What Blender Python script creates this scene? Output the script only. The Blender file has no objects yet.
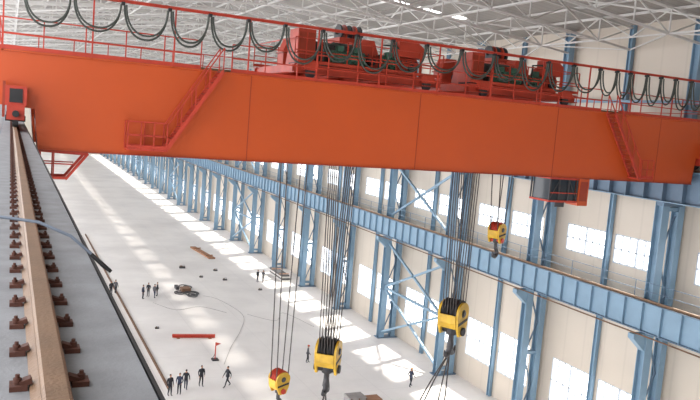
import bpy, math, random
from mathutils import Vector, Matrix
random.seed(7)
SC = bpy.context.scene
COL = SC.collection

# ------------------------------------------------------------------ materials
def mat(name, col, rough=0.6, metal=0.0, var=0.12, nscale=3.0, bump=0.0, bscale=20.0, emit=0.0, col2=None):
    m = bpy.data.materials.new(name); m.use_nodes = True
    nt = m.node_tree; N = nt.nodes; L = nt.links
    b = N['Principled BSDF']
    b.inputs['Roughness'].default_value = rough
    b.inputs['Metallic'].default_value = metal
    tc = N.new('ShaderNodeTexCoord')
    no = N.new('ShaderNodeTexNoise'); no.inputs['Scale'].default_value = nscale
    no.inputs['Detail'].default_value = 5
    L.new(tc.outputs['Object'], no.inputs['Vector'])
    cr = N.new('ShaderNodeValToRGB')
    c2 = col2 if col2 else tuple(c*(1-var*2) for c in col)
    cr.color_ramp.elements[0].position = 0.3; cr.color_ramp.elements[1].position = 0.65
    cr.color_ramp.elements[0].color = (*c2, 1)
    cr.color_ramp.elements[1].color = (*col, 1)
    L.new(no.outputs['Fac'], cr.inputs['Fac'])
    L.new(cr.outputs['Color'], b.inputs['Base Color'])
    if bump:
        n2 = N.new('ShaderNodeTexNoise'); n2.inputs['Scale'].default_value = bscale
        L.new(tc.outputs['Object'], n2.inputs['Vector'])
        bp = N.new('ShaderNodeBump'); bp.inputs['Strength'].default_value = bump
        bp.inputs['Distance'].default_value = 0.02
        L.new(n2.outputs['Fac'], bp.inputs['Height']); L.new(bp.outputs['Normal'], b.inputs['Normal'])
    if emit:
        b.inputs['Emission Color'].default_value = (*col, 1)
        b.inputs['Emission Strength'].default_value = emit
    return m

def panel_mat(name, col, axis, period, dark=0.85):
    """profiled sheet cladding: fine ribs across one axis"""
    m = bpy.data.materials.new(name); m.use_nodes = True
    nt = m.node_tree; N = nt.nodes; L = nt.links
    b = N['Principled BSDF']; b.inputs['Roughness'].default_value = 0.55
    tc = N.new('ShaderNodeTexCoord'); sp = N.new('ShaderNodeSeparateXYZ')
    L.new(tc.outputs['Object'], sp.inputs[0])
    mu = N.new('ShaderNodeMath'); mu.operation = 'DIVIDE'; mu.inputs[1].default_value = period
    L.new(sp.outputs[axis], mu.inputs[0])
    fr = N.new('ShaderNodeMath'); fr.operation = 'FRACT'; L.new(mu.outputs[0], fr.inputs[0])
    lt = N.new('ShaderNodeMath'); lt.operation = 'LESS_THAN'; lt.inputs[1].default_value = 0.08
    L.new(fr.outputs[0], lt.inputs[0])
    no = N.new('ShaderNodeTexNoise'); no.inputs['Scale'].default_value = 0.25
    L.new(tc.outputs['Object'], no.inputs['Vector'])
    mx = N.new('ShaderNodeMix'); mx.data_type = 'RGBA'
    mx.inputs[6].default_value = (*col, 1); mx.inputs[7].default_value = (*[c*dark for c in col], 1)
    L.new(lt.outputs[0], mx.inputs[0])
    mx2 = N.new('ShaderNodeMix'); mx2.data_type = 'RGBA'; mx2.blend_type = 'MULTIPLY'; mx2.inputs[0].default_value = 0.2
    L.new(mx.outputs[2], mx2.inputs[6]); L.new(no.outputs['Fac'], mx2.inputs[7])
    L.new(mx2.outputs[2], b.inputs['Base Color'])
    return m

ORANGE = mat('crane_orange_paint', (0.52, 0.078, 0.014), 0.36, 0, 0.05, 0.25)
ORDARK = mat('crane_seam', (0.30, 0.035, 0.012), 0.5, 0, 0.08)
RED = mat('crane_red_paint', (0.48, 0.045, 0.022), 0.45, 0, 0.08)
TROLR = mat('trolley_red_paint', (0.52, 0.055, 0.025), 0.45, 0, 0.16, 1.2)
BLUE = mat('steel_blue_paint', (0.20, 0.32, 0.43), 0.5, 0, 0.06, 1.0)
BLUED = mat('steel_blue_dark', (0.12, 0.19, 0.27), 0.5, 0, 0.08, 1.0)
GREYT = mat('truss_grey_paint', (0.60, 0.59, 0.57), 0.55, 0, 0.05)
RUST = mat('rusty_steel', (0.20, 0.11, 0.065), 0.7, 0.2, 0.15, 8, 0.3, 60)
RAILM = mat('rail_steel_brown', (0.22, 0.135, 0.08), 0.5, 0.3, 0.12, 5, 0.2, 50)
CLIP = mat('rail_clip_rust', (0.10, 0.035, 0.022), 0.7, 0.1, 0.2, 12)
DECK = mat('runway_deck_grey', (0.24, 0.25, 0.265), 0.7, 0, 0.12, 4, 0.2, 40, col2=(0.18, 0.185, 0.195))
BLACK = mat('black_rubber', (0.018, 0.018, 0.020), 0.6)
CABLE = mat('cable_dark_green', (0.050, 0.060, 0.050), 0.6)
ROPE = mat('wire_rope', (0.07, 0.06, 0.055), 0.6, 0.3)
YEL = mat('hook_yellow', (0.66, 0.40, 0.03), 0.45, 0, 0.16, 2.0)
GREEN = mat('motor_green', (0.06, 0.16, 0.11), 0.5)
DSTEEL = mat('dark_steel', (0.07, 0.07, 0.075), 0.5, 0.4)
GLASSD = mat('cab_glass_dark', (0.03, 0.04, 0.05), 0.1)
FRAME = mat('window_frame_white', (0.50, 0.56, 0.62), 0.5, 0, 0.03)
CONDUIT = mat('conduit_bluegrey', (0.17, 0.21, 0.27), 0.45)
WOOD = mat('timber', (0.34, 0.17, 0.09), 0.7, 0, 0.1, 2)
CRATE = mat('crate_grey', (0.30, 0.28, 0.27), 0.7, 0, 0.1, 2)
SKIN = mat('skin', (0.50, 0.27, 0.17), 0.6)
HAIR = mat('hair_black', (0.012, 0.011, 0.010), 0.6)
SKYL = mat('skylight_daylight', (1.0, 1.0, 1.0), 0.5, 0, 0.0, emit=3.0)
WALLM = panel_mat('wall_cladding_cream', (0.60, 0.535, 0.455), 1, 2.0, 0.94)
ROOFM = panel_mat('roof_sheet_grey', (0.34, 0.32, 0.295), 1, 0.75, 0.7)

def floor_mat():
    m = bpy.data.materials.new('concrete_floor'); m.use_nodes = True
    nt = m.node_tree; N = nt.nodes; L = nt.links
    b = N['Principled BSDF']; b.inputs['Roughness'].default_value = 0.5
    tc = N.new('ShaderNodeTexCoord')
    n1 = N.new('ShaderNodeTexNoise'); n1.inputs['Scale'].default_value = 0.09; n1.inputs['Detail'].default_value = 8
    n1.inputs['Roughness'].default_value = 0.62
    L.new(tc.outputs['Object'], n1.inputs['Vector'])
    cr = N.new('ShaderNodeValToRGB')
    cr.color_ramp.elements[0].position = 0.30; cr.color_ramp.elements[0].color = (0.66, 0.63, 0.61, 1)
    cr.color_ramp.elements[1].position = 0.60; cr.color_ramp.elements[1].color = (0.82, 0.79, 0.76, 1)
    L.new(n1.outputs['Fac'], cr.inputs['Fac'])
    br = N.new('ShaderNodeTexBrick'); br.offset = 0
    br.inputs['Scale'].default_value = 1.0; br.inputs['Mortar Size'].default_value = 0.03
    br.inputs['Brick Width'].default_value = 6.0; br.inputs['Row Height'].default_value = 6.0
    br.inputs['Color1'].default_value = (1, 1, 1, 1); br.inputs['Color2'].default_value = (0.97, 0.97, 0.97, 1)
    br.inputs['Mortar'].default_value = (0.88, 0.88, 0.88, 1)
    L.new(tc.outputs['Object'], br.inputs['Vector'])
    mx = N.new('ShaderNodeMix'); mx.data_type = 'RGBA'; mx.blend_type = 'MULTIPLY'; mx.inputs[0].default_value = 1
    L.new(cr.outputs['Color'], mx.inputs[6]); L.new(br.outputs['Color'], mx.inputs[7])
    L.new(mx.outputs[2], b.inputs['Base Color'])
    return m
FLOORM = floor_mat()

# ------------------------------------------------------------------ mesh builder
class MB:
    def __init__(s): s.v = []; s.f = []; s.mi = []; s.sm = []; s.mats = []
    def m(s, mt):
        if mt not in s.mats: s.mats.append(mt)
        return s.mats.index(mt)
    def add(s, vs, fs, mt, smooth=False):
        o = len(s.v); k = s.m(mt)
        s.v += [tuple(v) for v in vs]
        for f in fs:
            s.f.append([i+o for i in f]); s.mi.append(k); s.sm.append(smooth)
    def frame(s, d):
        d = d.normalized()
        if abs(d.z) > 0.999: side = Vector((1, 0, 0))
        else: side = d.cross(Vector((0, 0, 1))).normalized()
        up = side.cross(d).normalized()
        return side, up
    def box(s, c, sz, mt, R=None):
        c = Vector(c); vs = []
        for dx in (-.5, .5):
            for dy in (-.5, .5):
                for dz in (-.5, .5):
                    p = Vector((dx*sz[0], dy*sz[1], dz*sz[2]))
                    if R: p = R @ p
                    vs.append(c+p)
        s.add(vs, [(0,1,3,2),(4,6,7,5),(0,4,5,1),(2,3,7,6),(0,2,6,4),(1,5,7,3)], mt)
    def bb(s, x0, x1, y0, y1, z0, z1, mt):
        s.box(((x0+x1)/2, (y0+y1)/2, (z0+z1)/2), (x1-x0, y1-y0, z1-z0), mt)
    def beam(s, p, q, w, h, mt):
        p = Vector(p); q = Vector(q); a, u = s.frame(q-p); vs = []
        for e in (p, q):
            for i, j in ((-1,-1),(1,-1),(1,1),(-1,1)):
                vs.append(e+a*(w/2*i)+u*(h/2*j))
        s.add(vs, [(3,2,1,0),(4,5,6,7),(0,1,5,4),(1,2,6,5),(2,3,7,6),(3,0,4,7)], mt)
    def tube(s, pts, r, mt, n=8):
        pts = [Vector(p) for p in pts]; k = len(pts)
        rs = r if isinstance(r, (list, tuple)) else [r]*k
        prev = None; vs = []
        for i, p in enumerate(pts):
            d = (pts[min(i+1, k-1)]-pts[max(i-1, 0)]).normalized()
            if prev is None: a, u = s.frame(d)
            else:
                a = (prev - d*prev.dot(d)).normalized(); u = a.cross(d).normalized()
            prev = a
            for j in range(n):
                t = 2*math.pi*j/n
                vs.append(p+a*(math.cos(t)*rs[i])+u*(math.sin(t)*rs[i]))
        fs = []
        for i in range(k-1):
            for j in range(n):
                fs.append((i*n+j, i*n+(j+1) % n, (i+1)*n+(j+1) % n, (i+1)*n+j))
        s.add(vs, fs, mt, True)
        s.add(vs[:n], [tuple(range(n))], mt); s.add(vs[-n:], [tuple(range(n))], mt)
    def cyl(s, p, q, r, mt, n=16): s.tube([p, q], r, mt, n)
    def prism(s, pts, vec, mt):
        pts = [Vector(p) for p in pts]; n = len(pts); vec = Vector(vec)
        vs = pts+[p+vec for p in pts]
        fs = [tuple(range(n)), tuple(range(2*n-1, n-1, -1))]
        for i in range(n): fs.append((i, (i+1) % n, (i+1) % n+n, i+n))
        s.add(vs, fs, mt)
    def sphere(s, c, r, mt, nu=12, nv=8, zmin=-1.0):
        c = Vector(c); vs = []; fs = []
        for i in range(nv+1):
            ph = math.pi*i/nv; zz = max(math.cos(ph), zmin)
            for j in range(nu):
                t = 2*math.pi*j/nu
                vs.append(c+Vector((r[0]*math.sin(ph)*math.cos(t), r[1]*math.sin(ph)*math.sin(t), r[2]*zz)))
        for i in range(nv):
            for j in range(nu):
                fs.append((i*nu+j, i*nu+(j+1) % nu, (i+1)*nu+(j+1) % nu, (i+1)*nu+j))
        s.add(vs, fs, mt, True)
    def ibeam(s, p, q, w, h, t, mt):
        p = Vector(p); q = Vector(q); a, u = s.frame(q-p)
        s.beam(p+u*(h/2-t/2), q+u*(h/2-t/2), w, t, mt)
        s.beam(p-u*(h/2-t/2), q-u*(h/2-t/2), w, t, mt)
        s.beam(p, q, t, h-2*t, mt)
    def mesh(s, name):
        me = bpy.data.meshes.new(name); me.from_pydata(s.v, [], s.f)
        for mt in s.mats: me.materials.append(mt)
        me.polygons.foreach_set('material_index', s.mi)
        me.polygons.foreach_set('use_smooth', s.sm)
        me.update(); return me
    def obj(s, name, parent=None, loc=(0,0,0), rotz=0):
        o = bpy.data.objects.new(name, s.mesh(name)); COL.objects.link(o)
        o.location = loc; o.rotation_euler[2] = rotz
        if parent: o.parent = parent
        return o
def inst(name, me, loc):
    o = bpy.data.objects.new(name, me); COL.objects.link(o); o.location = loc; return o
def empty(name):
    o = bpy.data.objects.new(name, None); COL.objects.link(o); return o

# ------------------------------------------------------------------ dimensions (metres, floor z=0)
WX = 39.3           # right wall inner face
XL = -3.5
Y0, Y1 = -14.4, 351.0
YA, YB = Y0+1.0, Y1-1.0
BAY = 11.8
COLS = [32.8+BAY*k for k in range(-3, 27)]
RZ, EZ, RX = 33.6, 31.4, 18.0
def roof(x): return EZ+(RZ-EZ)*(1-abs(x-RX)/(WX-RX))

# floor
b = MB(); b.bb(XL-3, WX+0.4, Y0, Y1, -0.3, 0, FLOORM); b.obj('floor')

# ceiling
b = MB()
xe = 2*RX-WX
b.prism([(WX+0.5, Y0, roof(WX+0.5)), (RX, Y0, RZ), (xe, Y0, roof(xe)), (xe, Y0, roof(xe)+0.2), (RX, Y0, RZ+0.2), (WX+0.5, Y0, roof(WX+0.5)+0.2)], (0, Y1-Y0, 0), ROOFM)
b.obj('ceiling')
b = MB()
x = xe+1
while x < WX:
    b.bb(x-0.06, x+0.06, YA, YB, roof(x)-0.22, roof(x)-0.05, GREYT); x += 2.6
b.obj('roof_purlins')

# right wall with window openings
W_LO = (2.4, 6.0); W_HI = (14.6, 16.7)
b = MB(); T = 0.2
wins = []; WW = 4.1
for c in COLS[:-1]:
    wins += [(c+1.4, c+1.4+WW), (c+6.3, c+6.3+WW)]
for z0, z1 in ((0, W_LO[0]), (W_LO[1], 14.6), (16.7, EZ)):
    b.bb(WX, WX+T, Y0, Y1, z0, z1, WALLM)
for z0, z1 in (W_LO, W_HI):
    prev = Y0
    for (a, c) in wins:
        b.bb(WX, WX+T, prev, a, z0, z1, WALLM); prev = c
    b.bb(WX, WX+T, prev, Y1, z0, z1, WALLM)
b.obj('wall_right')
# end walls
b = MB(); b.bb(xe, WX+0.2, Y1, Y1+0.2, 0, EZ, WALLM)
b.prism([(xe, Y1, EZ), (WX, Y1, EZ), (RX, Y1, RZ)], (0, 0.2, 0), WALLM)
b.obj('wall_back')
b = MB(); b.bb(xe, WX+0.2, Y0-0.2, Y0, 0, EZ, WALLM)  # unseen wall added behind the camera to keep sky light off the girder face
b.prism([(xe, Y0-.2, EZ), (WX, Y0-.2, EZ), (RX, Y0-.2, RZ)], (0, 0.2, 0), WALLM)
b.obj('light_block_wall_front')
# windows
def win_mesh(h):
    b = MB(); w = WW
    for z in (0.05, h*0.5, h-0.05): b.bb(0.02, 0.12, 0, w, z-0.05, z+0.05, FRAME)
    n = 6
    for i in range(n+1):
        y = w*i/n; t = 0.075 if i in (0, 3, n) else 0.04
        b.bb(0.02, 0.12, max(0, y-t), min(w, y+t), 0, h, FRAME)
    return b.mesh('window')
wl = win_mesh(W_LO[1]-W_LO[0]); wh = win_mesh(W_HI[1]-W_HI[0])
k = 1
for (a, c) in wins:
    if a < 5: continue
    inst('window_%d' % k, wl, (WX, a, W_LO[0])); k += 1
    inst('window_%d' % k, wh, (WX, a, W_HI[0])); k += 1

# ------------------------------------------------------------------ steel columns (right row)
FX, BX = 37.35, 38.75
b = MB()
b.ibeam((FX, 0, 0.05), (FX, 0, 19.6), 0.62, 0.62, 0.05, BLUE)
b.ibeam((BX, 0, 0.05), (BX, 0, EZ-0.1), 0.5, 0.6, 0.05, BLUE)
b.bb(FX-0.5, BX+0.45, -0.5, 0.5, 0, 0.08, BLUED)
z = 0.6; i = 0
while z < 17.5:
    p, q = (FX+.2, BX-.2) if i % 2 == 0 else (BX-.2, FX+.2)
    b.beam((p, 0, z), (q, 0, z+2.6), 0.08, 0.1, BLUED)
    z += 2.6; i += 1
for z in (0.6, 6, 11.2, 19.2):
    b.bb(FX, BX, -0.2, 0.2, z-0.12, z+0.12, BLUE)
b.prism([(FX-0.27, -0.25, 11.2), (FX-1.35, -0.25, 11.2), (FX-1.35, -0.25, 10.9), (FX-0.27, -0.25, 10.0)], (0, 0.5, 0), BLUE)
b.bb(FX-0.27, BX, -0.32, 0.32, 19.4, 19.7, BLUED)
cm = b.mesh('steel_column')
for y in COLS: inst('steel_column', cm, (0, y, 0))
b = MB(); b.ibeam((WX-0.2, 0, 0.0), (WX-0.2, 0, EZ-0.1), 0.3, 0.35, 0.04, BLUE)
pm = b.mesh('wind_post')
for y in COLS[:-1]: inst('wind_post', pm, (0, y+BAY/2, 0))

# bracing
b = MB()
for k, y in enumerate(COLS[:-1]):
    if k in (5, 10, 15, 20, 25):
        for x in (FX,):
            for z0, z1 in ((0.6, 5.6), (5.6, 10.6), (13.4, 19.2)):
                b.beam((x, y, z0), (x, y+BAY, z1), 0.2, 0.2, BLUE)
                b.beam((x, y+BAY, z0), (x, y, z1), 0.2, 0.2, BLUE)
            b.beam((x, y, 5.6), (x, y+BAY, 5.6), 0.22, 0.22, BLUE)
b.beam((BX, YA, 26), (BX, YB, 26), 0.2, 0.2, BLUE)
b.obj('column_bracing')

# runway beams
def runway(name, xc, ztop, depth, fw, mt, mtw, y0, y1, rail=True):
    b = MB()
    b.bb(xc-fw/2, xc+fw/2, y0, y1, ztop-0.06, ztop, mt)
    b.bb(xc-fw/2, xc+fw/2, y0, y1, ztop-depth, ztop-depth+0.06, mt)
    b.bb(xc-0.03, xc+0.03, y0, y1, ztop-depth, ztop, mtw)
    y = y0
    while y < min(y1, 260):
        b.bb(xc-fw/2+0.04, xc+fw/2-0.04, y, y+0.05, ztop-depth+0.06, ztop-0.06, mtw); y += 1.475
    if rail:
        b.bb(xc-0.08, xc+0.08, y0, y1, ztop, ztop+0.03, RAILM)
        b.bb(xc-0.02, xc+0.02, y0, y1, ztop+0.03, ztop+0.11, RAILM)
        b.bb(xc-0.05, xc+0.05, y0, y1, ztop+0.11, ztop+0.15, RAILM)
    return b.obj(name)
runway('upper_crane_runway_beam', 37.0, 21.7, 2.0, 0.84, BLUE, BLUED, YA, YB)
runway('lower_crane_runway_beam', 36.35, 13.4, 1.9, 0.5, BLUED, BLUE, YA, YB)
def walkway(name, x0, x1, z, xr, mt, g=0.05):
    b = MB(); b.bb(x0, x1, YA, YB, z-0.08, z, BLUED)
    for h in (0.55, 1.1): b.beam((xr, YA, z+h), (xr, YB, z+h), g, g, mt)
    y = YA
    while y < 250: b.beam((xr, y, z), (xr, y, z+1.1), g, g, mt); y += 2.95
    b.obj(name)
walkway('lower_service_walkway', 36.62, 37.02, 13.36, 36.95, BLUED, 0.035)
b = MB(); b.bb(37.45, 38.4, YA, YB, 21.55, 21.62, BLUED); b.obj('upper_service_walkway')
b = MB()
b.tube([(36.0-0.05, YA, 11.35), (36.0-0.05, YB, 11.35)], 0.05, RUST)
b.obj('service_pipe')

# ------------------------------------------------------------------ left runway (camera stands beside it)
b = MB()
XC = 0.2
b.bb(-0.26, 0.64, -2, YB, 21.64, 21.70, DECK)
b.bb(-0.26, 0.64, -2, YB, 19.70, 19.76, BLUE)
b.bb(0.16, 0.24, -2, YB, 19.70, 21.66, BLUED)
y = -2
while y < 120:
    b.bb(-0.18, 0.56, y, y+0.04, 19.76, 21.64, BLUE); y += 1.475
b.obj('left_crane_runway_beam')
b = MB()
b.prism([(XC-0.085, -2, 21.70), (XC+0.085, -2, 21.70), (XC+0.085, -2, 21.715), (XC+0.025, -2, 21.745), (XC+0.022, -2, 21.80),
         (XC+0.055, -2, 21.815), (XC+0.055, -2, 21.845), (XC+0.042, -2, 21.855), (XC-0.042, -2, 21.855), (XC-0.055, -2, 21.845), (XC-0.055, -2, 21.815),
         (XC-0.022, -2, 21.80), (XC-0.025, -2, 21.745), (XC-0.085, -2, 21.715)], (0, YB, 0), RAILM)
b.obj('crane_rail')
b = MB(); y = 2.0
while y < 75:
    for sx in (-1, 1):
        x = XC+sx*0.13
        b.box((x, y, 21.712), (0.075, 0.085, 0.024), CLIP)
        b.box((x-sx*0.030, y, 21.732), (0.05, 0.05, 0.026), CLIP, Matrix.Rotation(0.35*sx, 3, 'Y'))
        b.tube([(x+sx*0.005, y, 21.72), (x+sx*0.005, y, 21.750)], 0.018, CLIP, 6)
        b.tube([(x+sx*0.005, y, 21.75), (x+sx*0.005, y, 21.766)], 0.010, CLIP, 6)
    y += 0.48
b.obj('rail_clips')
b = MB()
b.bb(0.655, 0.675, -2, 330, 21.60, 21.69, BLACK)
b.bb(0.72, 0.735, -2, 330, 21.40, 21.43, RUST)
y = 1.2
while y < 150: b.bb(0.645, 0.74, y, y+0.04, 21.36, 21.40, BLACK); b.bb(0.645, 0.66, y, y+0.05, 21.36, 21.60, BLACK); y += 2.95
b.obj('conductor_bar')
b = MB(); b.bb(-2.3, -0.28, -2, YB, 21.62, 21.69, DECK); b.obj('left_service_walkway')
b = MB()
b.ibeam((0.2, 0, 0.0), (0.2, 0, 19.7), 0.6, 0.6, 0.05, BLUE); b.ibeam((-2.6, 0, 0), (-2.6, 0, 31.2), 0.5, 0.5, 0.05, BLUE)
for i in range(10): b.beam((0.2 if i % 2 else -2.6, 0, 0.6+i*1.9), (-2.6 if i % 2 else 0.2, 0, 2.5+i*1.9), 0.12, 0.12, BLUE)
lm = b.mesh('runway_column')
for y in COLS: inst('runway_column', lm, (0, y, 0))
b = MB()
b.tube([(-0.55, 6.1, 21.72), (-0.3, 6.0, 21.98), (-0.05, 5.92, 22.10), (0.22, 5.88, 22.07), (0.45, 5.85, 21.97), (0.62, 5.82, 21.82), (0.68, 5.8, 21.76)], 0.012, CONDUIT, 10)
b.tube([(0.60, 5.82, 21.835), (0.69, 5.8, 21.75), (0.75, 5.8, 21.70)], [0.015, 0.018, 0.014], BLACK, 10)
b.obj('flexible_conduit')

# ------------------------------------------------------------------ roof trusses
b = MB(); DP = 1.5; nseg = 14
xs = [-2.6+(WX-0.3+2.6)*i/nseg for i in range(nseg+1)]
for i in range(nseg):
    x0, x1 = xs[i], xs[i+1]
    t0, t1 = roof(x0)-0.32, roof(x1)-0.32
    b.beam((x0, 0, t0), (x1, 0, t1), 0.14, 0.14, GREYT)
    b.beam((x0, 0, t0-DP), (x1, 0, t1-DP), 0.14, 0.14, GREYT)
    b.beam((x0, 0, t0), (x0, 0, t0-DP), 0.08, 0.08, GREYT)
    if i % 2: b.beam((x0, 0, t0-DP), (x1, 0, t1), 0.08, 0.08, GREYT)
    else: b.beam((x0, 0, t0), (x1, 0, t1-DP), 0.08, 0.08, GREYT)
tm = b.mesh('roof_truss')
for y in COLS:
    for o in (0, BAY/2): inst('roof_truss', tm, (0, y+o, 0))
b = MB()
for x in xs[1::3]:
    zt = roof(x)-0.32
    b.beam((x, YA, zt-DP), (x, YB, zt-DP), 0.1, 0.1, GREYT)
for k, y in enumerate(COLS[:-1]):
    for j in range(0, nseg-1, 3):
        xa, xb = xs[j+1], xs[min(j+4, nseg)]
        za, zb = roof(xa)-0.32-DP, roof(xb)-0.32-DP
        b.beam((xa, y, za), (xb, y+BAY/2, zb), 0.08, 0.08, GREYT)
        b.beam((xa, y+BAY, za), (xb, y+BAY/2, zb), 0.08, 0.08, GREYT)
    for x in (xs[4], xs[7], xs[10], xs[13]):
        zt = roof(x)-0.32; h = BAY/4
        for q in range(4):
            s0, s1 = (zt, zt-DP) if q % 2 == 0 else (zt-DP, zt)
            b.beam((x, y+q*h, s0), (x, y+(q+1)*h, s1), 0.07, 0.07, GREYT)
b.obj('roof_bracing')
b = MB()
for (x0, x1, y0, y1) in ((25.6, 28.0, 51.0, 52.4), (28.9, 30.8, 50.8, 52.0), (31.6, 33.0, 50.2, 51.2)):
    b.prism([(x0, y0, roof(x0)-0.03), (x1, y0, roof(x1)-0.03), (x1, y1, roof(x1)-0.03), (x0, y1, roof(x0)-0.03)], (0, 0, 0.02), SKYL)
b.obj('skylight_panels')

# ------------------------------------------------------------------ overhead crane
CR = empty('overhead_bridge_crane')
ZT, ZB, ZN = 24.62, 21.05, 22.65
def girder(name, y0, y1):
    b = MB()
    prof = [(-0.5, ZT), (37.9, ZT), (37.9, ZN), (36.35, ZN-0.1), (36.2, ZB), (1.0, ZB), (0.85, ZN-0.1), (-0.5, ZN)]
    b.prism([(x, y0, z) for x, z in prof], (0, y1-y0, 0), ORANGE)
    b.bb(-0.55, 37.95, y0-0.08, y1+0.08, ZT, ZT+0.05, ORANGE)
    b.bb(1.0, 36.2, y0-0.07, y1+0.07, ZB-0.04, ZB, ORDARK)
    for x in (9.2, 17.5, 25.8, 33.2):
        b.bb(x-0.015, x+0.015, y0-0.012, y0+0.01, ZB, ZT, ORDARK)
        b.bb(x-0.015, x+0.015, y1-0.01, y1+0.012, ZB, ZT, ORDARK)
    b.bb(-0.5, 37.9, y0+0.4, y0+0.5, ZT+0.05, ZT+0.17, RAILM)
    return b.obj(name, CR)
girder('front_girder', 30.0, 31.6); girder('rear_girder', 35.4, 37.0)
b = MB()
for xc in (0.2, 37.0):
    b.bb(xc-0.3, xc+0.3, 29.2, 37.8, 22.12, 22.65, RED)
    b.bb(xc-0.38, xc+0.38, 31.6, 35.4, 22.65, 24.5, ORANGE)
    for y in (29.6, 30.6, 36.2, 37.4):
        b.cyl((xc-0.1, y, 22.16), (xc+0.1, y, 22.16), 0.30, DSTEEL, 24)
        b.cyl((xc-0.34, y, 22.16), (xc+0.34, y, 22.16), 0.1, BLACK, 12)
    b.cyl((xc, 29.2, 22.35), (xc, 28.8, 22.35), 0.12, BLACK)
    b.bb(xc-0.36, xc+0.36, 29.3, 30.0, 22.65, 23.35, RED)
    b.bb(xc-0.22, xc+0.22, 29.27, 29.3, 22.75, 23.25, BLACK)
    b.bb(xc-0.45, xc-0.36, 29.35, 29.8, 22.2, 23.5, ORDARK)
b.obj('end_truck', CR)
def rail_run(b, x0, x1, y, z, h, step, mt, t=0.045):
    n = max(1, int(round((x1-x0)/step)))
    for i in range(n+1):
        x = x0+(x1-x0)*i/n; b.beam((x, y, z), (x, y, z+h), t, t, mt)
    for f in (0.5, 1.0): b.beam((x0, y, z+h*f), (x1, y, z+h*f), t, t, mt)
    b.beam((x0, y, z+0.08), (x1, y, z+0.08), 0.02, 0.14, mt)
b = MB()
rail_run(b, -0.4, 7.0, 29.95, ZT+0.05, 1.15, 1.5, RED)
rail_run(b, 8.3, 28.6, 29.95, ZT+0.05, 1.15, 1.5, RED)
rail_run(b, 29.9, 37.8, 29.95, ZT+0.05, 1.15, 1.5, RED)
rail_run(b, -0.4, 37.8, 37.05, ZT+0.05, 1.15, 1.5, RED)
for x in (-0.4, 37.8):
    b.beam((x, 29.95, ZT+1.2), (x, 37.05, ZT+1.2), 0.045, 0.045, RED)
    b.beam((x, 29.95, ZT+0.6), (x, 37.05, ZT+0.6), 0.045, 0.045, RED)
b.obj('guard_rail', CR)
# festoon
b = MB(); FZ = 26.95
b.ibeam((-0.4, 29.9, FZ), (37.8, 29.9, FZ), 0.1, 0.12, 0.02, RED)
x = -0.3
while x < 38: 
    b.beam((x, 29.95, ZT), (x, 29.95, FZ), 0.06, 0.06, RED); x += 3.1
x = 0.3
def loop(b, x, w, dep, y):
    pts = []
    for i in range(21):
        th = math.pi*i/20
        cx_ = math.cos(th); sx_ = math.sin(th)
        ex = math.copysign(abs(cx_)**0.9, cx_)
        pts.append((x+w/2-ex*w*0.46, y, FZ-0.15-dep*sx_**0.95))
    b.tube(pts, 0.04, CABLE, 6)
while x < 37.2:
    w = random.uniform(1.6, 1.95) if x < 27.5 else random.uniform(0.95, 1.35)
    d = 1.35 if x < 27.5 else 1.55
    d *= random.uniform(0.8, 1.12)
    loop(b, x, w, d, 29.86); loop(b, x+0.05, w-0.06, d*0.88, 29.74)
    b.box((x, 29.85, FZ-0.1), (0.14, 0.22, 0.12), BLACK)
    x += w
b.obj('festoon_cable', CR)
def stair(b, x0, z0, x1, z1, y0, y1):
    for y in (y0, y1):
        b.beam((x0, y, z0), (x1, y, z1), 0.05, 0.16, RED)
        b.beam((x0, y, z0+0.95), (x1, y, z1+0.95), 0.045, 0.045, RED)
        for t in (0.0, 0.25, 0.5, 0.75, 1.0):
            xx, zz = x0+(x1-x0)*t, z0+(z1-z0)*t; b.beam((xx, y, zz), (xx, y, zz+0.95), 0.04, 0.04, RED)
    n = 14
    for i in range(n+1):
        t = i/n; b.box((x0+(x1-x0)*t, (y0+y1)/2, z0+(z1-z0)*t), (0.18, y1-y0, 0.03), ORDARK)
b = MB(); stair(b, 5.65, 21.35, 7.75, ZT, 29.15, 29.85)
b.bb(4.15, 5.7, 29.1, 29.95, 21.26, 21.32, RED)
rail_run(b, 4.15, 5.65, 29.12, 21.32, 1.05, 0.5, RED)
rail_run(b, 4.15, 5.65, 29.9, 21.32, 1.05, 0.75, RED)
b.beam((4.15, 29.12, 22.37), (4.15, 29.9, 22.37), 0.045, 0.045, RED)
b.obj('access_stair_landing', CR)
b = MB(); stair(b, 31.2, 21.3, 29.0, ZT, 29.25, 29.85)
b.bb(31.1, 32.2, 29.2, 29.95, 21.2, 21.26, RED); rail_run(b, 31.3, 32.2, 29.22, 21.26, 1.0, 0.45, RED)
b.obj('access_stair', CR)
b = MB()
for y in (30.4, 31.5):
    b.beam((1.05, y, ZB-0.05), (2.85, y, ZB-0.12), 0.1, 0.12, RED)
    b.beam((2.85, y, ZB-0.1), (2.05, y, 19.9), 0.12, 0.1, RED)
    b.beam((1.1, y, 19.95), (2.1, y, 19.95), 0.1, 0.1, RED)
    b.beam((1.1, y, ZB), (1.1, y, 19.9), 0.08, 0.08, RED)
    b.beam((1.1, y, 20.5), (2.4, y, 20.5), 0.05, 0.05, RED)
    b.beam((1.6, y, ZB), (1.6, y, 19.9), 0.05, 0.05, RED)
b.bb(1.05, 2.1, 30.4, 31.5, 19.86, 19.9, GREYT)
b.obj('maintenance_cage', CR)
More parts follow.
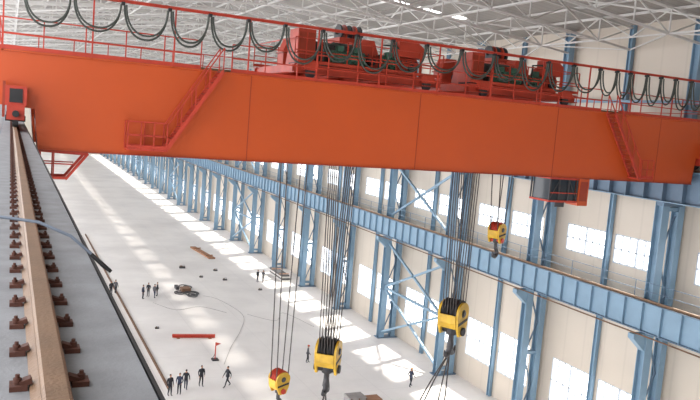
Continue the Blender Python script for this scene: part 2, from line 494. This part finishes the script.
# operator cab
b = MB()
b.bb(25.8, 27.7, 30.0, 31.6, 20.92, 21.02, RED); b.bb(25.8, 27.7, 30.0, 31.6, 19.70, 19.80, RED)
for x in (25.84, 26.45, 27.08, 27.66):
    for y in (30.04, 31.56): b.beam((x, y, 19.75), (x, y, 21.0), 0.07, 0.07, DSTEEL)
b.bb(25.9, 27.6, 30.1, 31.5, 19.80, 20.92, GLASSD)
b.beam((25.84, 30.02, 20.2), (27.66, 30.02, 20.2), 0.05, 0.05, RED)
b.beam((25.84, 30.02, 19.85), (26.45, 30.02, 20.9), 0.04, 0.04, DSTEEL)
b.beam((27.08, 30.02, 20.9), (27.66, 30.02, 19.85), 0.04, 0.04, DSTEEL)
b.bb(27.75, 28.45, 30.0, 30.9, 19.55, 21.0, ORANGE)
b.bb(27.85, 28.35, 29.98, 30.0, 19.8, 20.85, ORDARK)
b.bb(26.3, 26.9, 30.05, 30.1, 19.45, 19.7, DSTEEL)
b.obj('operator_cab', CR)

# hoist trolleys
def trolley(name, x0, x1, seed):
    M_ = TROLR
    b = MB(); w = x1-x0
    for y in (30.6, 36.1): b.ibeam((x0, y, 25.2), (x1, y, 25.2), 0.5, 0.4, 0.05, M_)
    for x in (x0+0.3, x0+w*0.35, x0+w*0.65, x1-0.3): b.bb(x-0.2, x+0.2, 30.6, 36.1, 25.05, 25.4, M_)
    for x in (x0+0.8, x1-0.8):
        for y in (30.45, 36.05):
            b.cyl((x, y-0.08, 25.02), (x, y+0.08, 25.02), 0.22, DSTEEL, 20)
            b.bb(x-.35, x+.35, y-.16, y+.16, 25.15, 25.5, M_)
    for (yd, xa, xb, r) in ((32.3, x0+w*0.1, x0+w*0.45, 0.62), (34.6, x0+w*0.5, x0+w*0.88, 0.62)):
        n = 22; pts = []; rs = []
        for i in range(n*2+1):
            pts.append((xa+(xb-xa)*i/(2*n), yd, 26.05)); rs.append(r if i % 2 else r-0.06)
        b.tube(pts, rs, ROPE, 20)
        for xe_ in (xa, xb): b.cyl((xe_-0.06, yd, 26.05), (xe_+0.06, yd, 26.05), r+0.16, M_, 24)
        for xe_ in (xa-0.2, xb+0.2):
            b.prism([(xe_-0.08, yd-0.6, 25.4), (xe_-0.08, yd+0.6, 25.4), (xe_-0.08, yd+0.25, 26.4), (xe_-0.08, yd-0.25, 26.4)], (0.16, 0, 0), M_)
    for (gx, gy, gw, gh) in ((x0+w*0.52, 31.6, 1.1, 1.5), (x0+w*0.8, 31.7, 1.3, 1.3), (x0+w*0.2, 34.9, 1.2, 1.5)):
        b.prism([(gx-gw/2, gy-0.4, 25.4), (gx+gw/2, gy-0.4, 25.4), (gx+gw/2, gy-0.4, 25.4+gh*0.55), (gx+gw*0.25, gy-0.4, 25.4+gh), (gx-gw*0.3, gy-0.4, 25.4+gh), (gx-gw/2, gy-0.4, 25.4+gh*0.6)], (0, 0.8, 0), M_)
        b.bb(gx-gw/2-0.08, gx+gw/2+0.08, gy-0.48, gy+0.48, 25.4+gh*0.5, 25.4+gh*0.5+0.06, ORDARK)
        for i in range(5): b.cyl((gx-gw/2+.1+i*gw/5, gy-.45, 25.4+gh*.5), (gx-gw/2+.1+i*gw/5, gy-.45, 25.4+gh*.5+.12), .03, DSTEEL, 6)
        b.cyl((gx+gw*.2, gy-.5, 25.4+gh*.35), (gx+gw*.2, gy-.4, 25.4+gh*.35), .18, DSTEEL, 14)
    for (mx, my) in ((x0+w*0.66, 31.2), (x0+w*0.32, 31.1), (x0+w*0.93, 33.6), (x0+w*.42, 30.95)):
        b.cyl((mx-0.4, my, 25.9), (mx+0.4, my, 25.9), 0.30, GREEN, 16)
        for i in range(7): b.cyl((mx-0.38+i*0.12, my, 25.9), (mx-0.34+i*0.12, my, 25.9), 0.34, GREEN, 16)
        b.bb(mx-0.15, mx+0.15, my-0.15, my+0.15, 26.2, 26.45, GREEN); b.bb(mx-0.4, mx+0.4, my-0.3, my+0.3, 25.4, 25.62, M_)
        b.cyl((mx+0.4, my, 25.9), (mx+0.7, my, 25.9), 0.08, DSTEEL, 10); b.cyl((mx+.5, my, 25.9), (mx+.58, my, 25.9), 0.26, BLACK, 18)
    b.bb(x0+w*0.04, x0+w*0.15, 30.9, 32.0, 25.5, 27.0, M_)
    for dx in (0.045, 0.1): b.bb(x0+w*dx, x0+w*(dx+.045), 30.87, 30.9, 25.65, 26.85, ORDARK)
    b.bb(x0+w*.04, x0+w*.15, 30.95, 31.95, 25.4, 25.5, BLACK)
    b.bb(x0+w*0.40, x0+w*0.62, 32.6, 34.2, 26.75, 27.05, M_)
    for x in (x0+w*0.41, x0+w*0.61):
        for y in (32.7, 34.1): b.beam((x, y, 25.4), (x, y, 26.8), 0.15, 0.15, M_)
    b.beam((x0+w*.41, 32.7, 25.5), (x0+w*.61, 32.7, 26.7), .08, .08, M_)
    for i in range(5):
        xx = x0+w*(.43+.035*i); b.cyl((xx, 33.4, 27.3), (xx+.07, 33.4, 27.3), .45, M_ if i % 2 else DSTEEL, 22)
    b.beam((x0+w*.41, 33.4, 27.3), (x0+w*.61, 33.4, 27.3), .12, .12, DSTEEL)
    b.prism([(x0+w*0.7, 30.75, 26.3), (x0+w*0.88, 30.75, 26.3), (x0+w*0.88, 30.75, 26.8), (x0+w*0.83, 30.75, 27.05), (x0+w*0.7, 30.75, 27.05)], (0, 0.7, 0), M_)
    for xx in (.71, .87):
        for yy in (30.8, 31.4): b.beam((x0+w*xx, yy, 25.4), (x0+w*xx, yy, 26.3), .09, .09, M_)
    b.tube([(x0+w*.2, 30.8, 25.5), (x0+w*.2, 30.8, 26.3), (x0+w*.26, 30.8, 26.5), (x0+w*.38, 30.8, 26.5), (x0+w*.38, 30.8, 25.5)], .05, CABLE, 8)
    b.tube([(x0+w*.57, 30.75, 25.5), (x0+w*.58, 30.75, 26.7), (x0+w*.68, 30.75, 26.75), (x0+w*.7, 30.75, 26.6)], .05, CABLE, 8)
    rail_run(b, x0, x1, 30.4, 25.45, 1.1, 1.2, M_); rail_run(b, x0, x1, 36.3, 25.45, 1.1, 1.2, M_)
    for x in (x0+0.1, x1-0.1):
        b.beam((x, 30.4, 26.55), (x, 36.3, 26.55), 0.045, 0.045, M_)
    return b.obj(name)
trolley('hoist_trolley', 11.2, 18.8, 1); trolley('hoist_trolley', 20.5, 27.3, 2)

# ------------------------------------------------------------------ hook blocks
def hook_block(X, Y, zt, S, ncol, accent, ramshorn, slings, rot=0.5):
    b = MB()
    def P(x, y, z): 
        c, s_ = math.cos(rot), math.sin(rot)
        return (X+S*(x*c-y*s_), Y+S*(x*s_+y*c), zt+S*z)
    out = []
    for i in range(13):
        t = math.pi*i/12; out.append((0.52*math.cos(t), -0.50+0.45*math.sin(t)))
    out += [(-0.44, -1.05), (-0.24, -1.45), (0.24, -1.45), (0.44, -1.05)]
    for y0 in (-0.46, 0.36):
        vs = [P(x, y0, z) for x, z in out]; off = Vector(P(0, 0.10, 0))-Vector(P(0, 0, 0))
        b.prism(vs, off, YEL)
        yy = y0-0.012 if y0 < 0 else y0+0.1
        # diagonal hazard stripes and hub
        for (za, zb) in ((-0.98, -0.86),):
            b.prism([P(-0.42, yy, za), P(0.42, yy, za+.12), P(0.44, yy, zb+.12), P(-0.44, yy, zb)], off*0.12, BLACK)
        hub = [P(.17*math.cos(2*math.pi*i/14), yy, -.5+.17*math.sin(2*math.pi*i/14)) for i in range(14)]
        b.prism(hub, off*0.12, DSTEEL)
    for y in (-0.27, -0.09, 0.09, 0.27):
        b.tube([P(0, y-0.07, -0.46), P(0, y-0.03, -0.46), P(0, y+0.03, -0.46), P(0, y+0.07, -0.46)], [0.5*S, 0.42*S, 0.42*S, 0.5*S], accent, 24)
    b.cyl(P(0, -0.52, -0.5), P(0, 0.52, -0.5), 0.12*S, DSTEEL)
    yv = Vector(P(0, .72, 0))-Vector(P(0, 0, 0))
    b.prism([P(-0.54, -0.36, -0.55), P(-0.52, -0.36, -0.9), P(-0.44, -0.36, -1.12), P(-0.40, -0.36, -1.05), P(-0.47, -0.36, -0.55)], yv, YEL)
    b.prism([P(0.54, -0.36, -0.55), P(0.52, -0.36, -0.9), P(0.44, -0.36, -1.12), P(0.40, -0.36, -1.05), P(0.47, -0.36, -0.55)], yv, YEL)
    b.cyl(P(0, -0.55, -1.25), P(0, 0.55, -1.25), 0.17*S, accent, 16)
    b.tube([P(0, 0, -1.1), P(0, 0, -1.45), P(0, 0, -1.5), P(0, 0, -1.75)], [0.22*S, 0.22*S, 0.12*S, 0.12*S], DSTEEL, 14)
    def horn(sg):
        pts = []; rs = []
        for i in range(13):
            t = i/12; an = math.radians(160+195*t)
            pts.append(P(sg*(0.26+0.24*math.cos(an)), 0, -2.0+0.30*math.sin(an)))
            rs.append(S*(0.12-0.02*t if t < .6 else 0.11-0.09*(t-.6)/.4))
        b.tube(pts, rs, DSTEEL, 12)
    if ramshorn: horn(1); horn(-1); b.tube([P(0, 0, -1.7), P(0, 0, -2.05)], [0.12*S, 0.15*S], DSTEEL, 12)
    else:
        pts = []; rs = []
        for (x, z, r) in ((0, -1.7, .11), (0, -1.85, .12), (0.14, -1.98, .13), (0.24, -2.15, .14), (0.2, -2.35, .15), (0.02, -2.47, .15), (-0.2, -2.4, .13), (-0.3, -2.22, .09), (-0.3, -2.05, .04)):
            pts.append(P(x, 0, z)); rs.append(r*S)
        b.tube(pts, rs, DSTEEL, 12)
    for i in range(ncol):
        for sx in (-1, 1):
            yy = -0.3+0.6*i/max(1, ncol-1)
            b.cyl(P(sx*0.44, yy, -0.5), (X+sx*0.62, 33.3+yy*1.5, 25.0), 0.03, ROPE, 6)
    for (dx, dy, dz) in slings:
        hx, hy, hz = P(0, 0, -2.25)
        pts = [(hx+dx*t+0.25*math.sin(math.pi*t)*dx*0.3, hy+dy*t, hz+dz*t) for t in [i/8 for i in range(9)]]
        b.tube(pts, 0.04, ROPE, 6)
        ex, ey, ez = pts[-1]
        b.tube([(ex, ey, ez), (ex+.12, ey, ez-.15), (ex+.1, ey, ez-.35), (ex-.08, ey, ez-.4), (ex-.14, ey, ez-.25)], 0.05, DSTEEL, 8)
    return b.obj('crane_hook_block')
hook_block(15.25, 33.2, 23-11.1, 1.25, 6, BLACK, True, ((-0.9, -0.4, -4), (0.6, 0.4, -4), (0.2, -.6, -3.8), (-.4, .5, -4)), 0.9)
hook_block(12.65, 33.2, 23-12.6, 0.8, 2, RED, False, ((-.3, 0, -3), (0.35, 0, -3)), 0.3)
hook_block(22.7, 33.2, 23-9.3, 1.35, 6, BLACK, True, ((-2.6, -0.3, -4.2), (-1.7, 0.3, -4.2), (-0.8, -.3, -4.2), (0.3, .5, -4)), 0.55)
hook_block(25.1, 33.2, 23-4.9, 0.8, 2, RED, False, (), 0.4)

# ------------------------------------------------------------------ people
def person(x, y, rot, jacket, trousers, stride=0.0, arm=0.0, helmet=None, h=1.72, armsup=0.0):
    J = mat('jacket', jacket, 0.8); T_ = mat('trousers', trousers, 0.8)
    v = []; e = []; r = []
    def a(p, rad, par=None):
        v.append(p); r.append(rad)
        if par is not None: e.append((par, len(v)-1))
        return len(v)-1
    pel = a((0, 0, .95), (.15, .11)); wa = a((0, 0, 1.10), (.145, .105), pel); ch = a((0, 0, 1.32), (.18, .12), wa)
    nb = a((0, 0, 1.46), (.085, .08), ch); a((0, -.01, 1.55), (.055, .055), nb)
    hands = []
    for sx in (-1, 1):
        st = stride*sx
        hp = a((sx*.09, 0, .87), (.095, .095), pel)
        kn = a((sx*.10, -st*.45-0.03, .48+abs(st)*.01), (.065, .065), hp)
        ay = -st if st > 0 else -st*1.1
        az = .09 if st >= 0 else .14
        an = a((sx*.11, ay+0.02, az), (.045, .045), kn)
        a((sx*.125, ay-.15, .045), (.042, .035), an)
        sh = a((sx*.19, 0, 1.40), (.068, .068), ch)
        el = a((sx*(.25+.02), .03+st*.35, 1.13), (.05, .05), sh)
        fz = .89+arm*0.28; fy = -.06+st*.6-arm*0.22
        wr = a((sx*(.27-arm*.12), fy, fz), (.034, .034), el)
        hd = a((sx*(.27-arm*.14), fy-.03-arm*.05, fz-.08+arm*.07), (.036, .022), wr)
        hands.append((sx, Vector(v[wr]), Vector(v[hd])))
    me = bpy.data.meshes.new('p'); me.from_pydata(v, e, []); ob = bpy.data.objects.new('p', me); COL.objects.link(ob)
    ob.modifiers.new('Skin', 'SKIN')
    for i, rr in enumerate(r): me.skin_vertices[0].data[i].radius = rr
    me.skin_vertices[0].data[0].use_root = True
    sb = ob.modifiers.new('Sub', 'SUBSURF'); sb.levels = 1; sb.render_levels = 1
    bpy.context.view_layer.update()
    ev = ob.evaluated_get(bpy.context.evaluated_depsgraph_get())
    m2 = bpy.data.meshes.new_from_object(ev)
    b = MB(); vs = [vv.co.copy() for vv in m2.vertices]
    for p in m2.polygons:
        c = p.center
        if c.z > 1.49: k_ = SKIN
        elif c.z < .11: k_ = BLACK
        elif any((c-hw).length < .07 and (c-hh).length < (hw-hh).length+.03 and (c-hh).length < (c-hw).length+.02 for _, hw, hh in hands): k_ = SKIN
        elif c.z < .93 and abs(c.x) < .215: k_ = T_
        else: k_ = J
        k2 = b.m(k_)
        b.f.append(list(p.vertices)); b.mi.append(k2); b.sm.append(True)
    b.v = [tuple(q) for q in vs]
    b.tube([(0, 0, .88), (0, 0, .97), (0, 0, 1.08)], [.165, .16, .14], J, 14)
    for sx, hw, hh in hands:
        d = (hh-hw).normalized()
        for i, ln in enumerate((.065, .075, .07, .055)):
            o = hh+Vector((0, (-.027+i*.018), 0)) if abs(d.z) > .5 else hh+Vector(((-.027+i*.018), 0, 0))
            b.tube([o, o+d*ln*.5, o+d*ln*.8+Vector((-sx*.012, 0, -.01)), o+d*ln+Vector((-sx*.03, 0, -.012))], [.0095, .009, .008, .006], SKIN, 6)
        o = hw+(hh-hw)*.5+Vector((0, -.03, 0)); b.tube([o, o+d*.03+Vector((-sx*.01, -.02, 0)), o+d*.06+Vector((-sx*.015, -.025, 0))], [.012, .01, .007], SKIN, 6)
    hc = Vector((0, -.015, 1.64))
    b.sphere(hc, (.074, .092, .112), SKIN, 14, 10)
    b.sphere(hc+Vector((0, .014, .022)), (.081, .092, .100), HAIR, 14, 10, -0.25)
    b.prism([hc+Vector((-.012, -.088, -.02)), hc+Vector((.012, -.088, -.02)), hc+Vector((0, -.088, .02))], (0, -.022, 0), SKIN)
    for sx in (-1, 1):
        b.sphere(hc+Vector((sx*.076, .0, -.005)), (.012, .02, .03), SKIN, 8, 6)
        b.sphere(hc+Vector((sx*.03, -.082, .012)), (.011, .008, .008), BLACK, 8, 6)
    b.box(hc+Vector((0, -.083, -.052)), (.04, .012, .009), RED)
    if helmet:
        H = mat('helmet', helmet, 0.35)
        b.sphere(hc+Vector((0, 0, .04)), (.098, .115, .105), H, 14, 10, 0.0)
        b.box(hc+Vector((0, -.12, .045)), (.13, .06, .012), H)
    bpy.data.objects.remove(ob)
    o = b.obj('worker', None, (x, y, 0), rot); o.scale = (h/1.72,)*3
    return o
DK = (0.02, 0.022, 0.03); NV = (0.025, 0.035, 0.07); GY = (0.10, 0.10, 0.11)
person(11.7, 89.7, 0.5, DK, DK); person(12.3, 90.3, 2.5, GY, DK, 0.1)
person(15.1, 87.4, 1.0, NV, DK); person(15.9, 88.4, -0.6, DK, DK, 0, 0.6); person(16.5, 87.6, 2.0, GY, NV, 0.1); person(17.0, 88.6, -1.6, DK, DK)
person(12.3, 56.7, 0.3, DK, DK, 0.05, 0, None, 1.78); person(13.1, 56.9, -0.5, NV, DK, 0, .4, None, 1.76); person(13.8, 57.7, 2.7, DK, NV, 0.15)
person(15.2, 58.2, 0.1, DK, DK, 0.08, 0.2, None, 1.8); person(17.3, 57.6, -1.3, DK, DK, 0.32, 0, None, 1.78)
person(31.8, 94.7, 0.6, DK, NV); person(32.5, 94.4, -1.0, GY, DK, 0.1)
person(26.3, 61.9, 1.2, GY, DK, 0.1, .3, (0.7, 0.1, 0.05)); person(33.1, 54.0, 1.9, NV, DK, 0.22, 0.3, (0.7, 0.35, 0.05))
person(9.6, 57.5, 0.2, NV, DK, 0.05, 0, (0.7, 0.7, 0.7))

# ------------------------------------------------------------------ things on the floor
b = MB()
for x in (11.6, 12.5): b.ibeam((x, 58, 0.09), (x, 132, 0.09), 0.16, 0.18, 0.05, RUST)
b.obj('floor_rail_track')
b = MB()
b.ibeam((15.5, 71.8, 0.2), (19.7, 71.0, 0.2), 0.30, 0.30, 0.05, RED)
b.bb(15.9, 16.2, 71.3, 72.1, 0, 0.04, WOOD); b.bb(19, 19.3, 70.7, 71.5, 0, 0.04, WOOD)
b.obj('red_steel_beam')
b = MB()
for i in range(3): b.beam((28.2+i*.3, 120, 0.12), (29.1+i*.35, 110.6, 0.12), 0.28, 0.24, WOOD)
b.beam((28.1, 118, 0.3), (29.4, 118.2, 0.3), 0.2, 0.15, WOOD); b.beam((28.8, 112, 0.3), (29.9, 112.2, 0.3), 0.2, 0.15, WOOD)
b.obj('timber_stack')
b = MB()
for i in range(9):
    cx, cy = 20.8+random.uniform(-1.1, 1.1), 90+random.uniform(-2.5, 2.5); rr = random.uniform(.35, .7); pts = []
    for k in range(15):
        t = 2*math.pi*k/14; pts.append((cx+rr*math.cos(t), cy+1.4*rr*math.sin(t), 0.08+0.03*k/14+i*.01))
    b.tube(pts, 0.07, DSTEEL, 6)
b.bb(20.3, 21.4, 89.8, 91.0, 0.0, 0.55, RUST); b.bb(19.9, 20.3, 91.4, 92.6, 0.0, 0.4, DSTEEL)
b.obj('sling_pile')
def wire(pts):
    b = MB()
    P = [Vector((x, y, 0.02)) for x, y in pts]; out = []
    for i in range(len(P)-1):
        p0 = P[max(i-1, 0)]; p1 = P[i]; p2 = P[i+1]; p3 = P[min(i+2, len(P)-1)]
        for k in range(6):
            t = k/6
            out.append(0.5*((2*p1)+(p2-p0)*t+(2*p0-5*p1+4*p2-p3)*t*t+(3*p1-p0-3*p2+p3)*t**3))
    out.append(P[-1]); b.tube(out, 0.018, CRATE, 5)
    b.obj('welding_cable')
wire([(18.5, 63.0), (20.6, 68), (23, 73), (25, 79), (24, 86), (22.6, 88)])
wire([(16, 85.5), (18, 82), (21, 83), (23.4, 80)])
wire([(25.6, 79), (28, 76), (30, 79), (31.5, 73)])
b = MB()
b.bb(17.7, 18.3, 64.1, 64.7, 0.0, 0.12, DSTEEL); b.cyl((18, 64.4, 0.1), (18, 64.4, 1.7), 0.05, RED, 8)
b.prism([(18, 64.38, 1.7), (18.5, 64.38, 1.55), (18, 64.38, 1.35)], (0, .03, 0), RED); b.beam((17.7, 64.4, 0.12), (18, 64.4, .6), .04, .04, DSTEEL)
b.obj('warning_flag_stand')
b = MB()
for i in range(4): b.bb(35.4, 36.6, 94.5+i*.15, 100+i*.1, 0.0+i*.22, 0.2+i*.22, DSTEEL if i % 2 else GREYT)
for y in (95.5, 98.8): b.bb(35.3, 36.7, y, y+.2, 0.86, 0.95, WOOD)
b.obj('steel_plate_stack')
b = MB()
for y in (51.0, 51.9): b.bb(25.6, 28.8, y, y+.2, 0, .15, WOOD)
b.bb(25.7, 27.2, 50.9, 52.2, .15, .75, CRATE); b.bb(27.3, 28.7, 51.0, 52.1, .15, .45, WOOD)
for x in (25.75, 26.45, 27.1): b.bb(x, x+.08, 50.87, 50.9, .15, .75, RUST)
b.bb(25.7, 27.2, 50.87, 50.9, .42, .5, RUST)
b.obj('shipping_crate')
for (x, y, s_) in ((27.3, 96, .35), (23, 104, .5), (14.4, 75, .25), (27.5, 102, .35), (24.5, 98, .3), (30.5, 90, .3)):
    b = MB()
    b.bb(x, x+s_*1.6, y, y+s_, 0, s_*.5, DSTEEL); b.bb(x+.05, x+s_*.8, y+.05, y+s_*.8, s_*.5, s_*.7, RUST)
    b.tube([(x+.05, y+s_/2, s_*.5), (x+.08, y+s_/2, s_*.9), (x+s_*1.5, y+s_/2, s_*.9), (x+s_*1.55, y+s_/2, s_*.5)], .02, DSTEEL, 6)
    b.obj('tool_box')

# ------------------------------------------------------------------ light
w = bpy.data.worlds.new('World'); SC.world = w; w.use_nodes = True
bg = w.node_tree.nodes['Background']; bg.inputs[0].default_value = (0.99, 0.98, 1.0, 1); bg.inputs[1].default_value = 3.9
sd = bpy.data.lights.new('sun', 'SUN'); sd.energy = 20.0; sd.angle = math.radians(5.0); sd.color = (1, 0.94, 0.84)
so = bpy.data.objects.new('sun', sd); COL.objects.link(so)
dirv = Vector((-1.0, -0.35, -0.85)).normalized()
so.rotation_euler = dirv.to_track_quat('-Z', 'Y').to_euler(); so.location = (60, 60, 60)

# ------------------------------------------------------------------ camera
cd = bpy.data.cameras.new('camera'); co = bpy.data.objects.new('camera', cd); COL.objects.link(co)
R = Vector((0.9039, -0.4201, 0.0806)); F = Vector((0.4267, 0.8982, -0.1054)).normalized()
R = (R-F*R.dot(F)).normalized(); U = R.cross(F)
M = Matrix(((R.x, U.x, -F.x, 0), (R.y, U.y, -F.y, 0), (R.z, U.z, -F.z, 23.0), (0, 0, 0, 1)))
co.matrix_world = M
cd.sensor_width = 36; cd.lens = 37.39; cd.clip_end = 1000; cd.clip_start = 0.05
SC.camera = co
SC.view_settings.view_transform = 'Standard'
SC.view_settings.exposure = 0.05
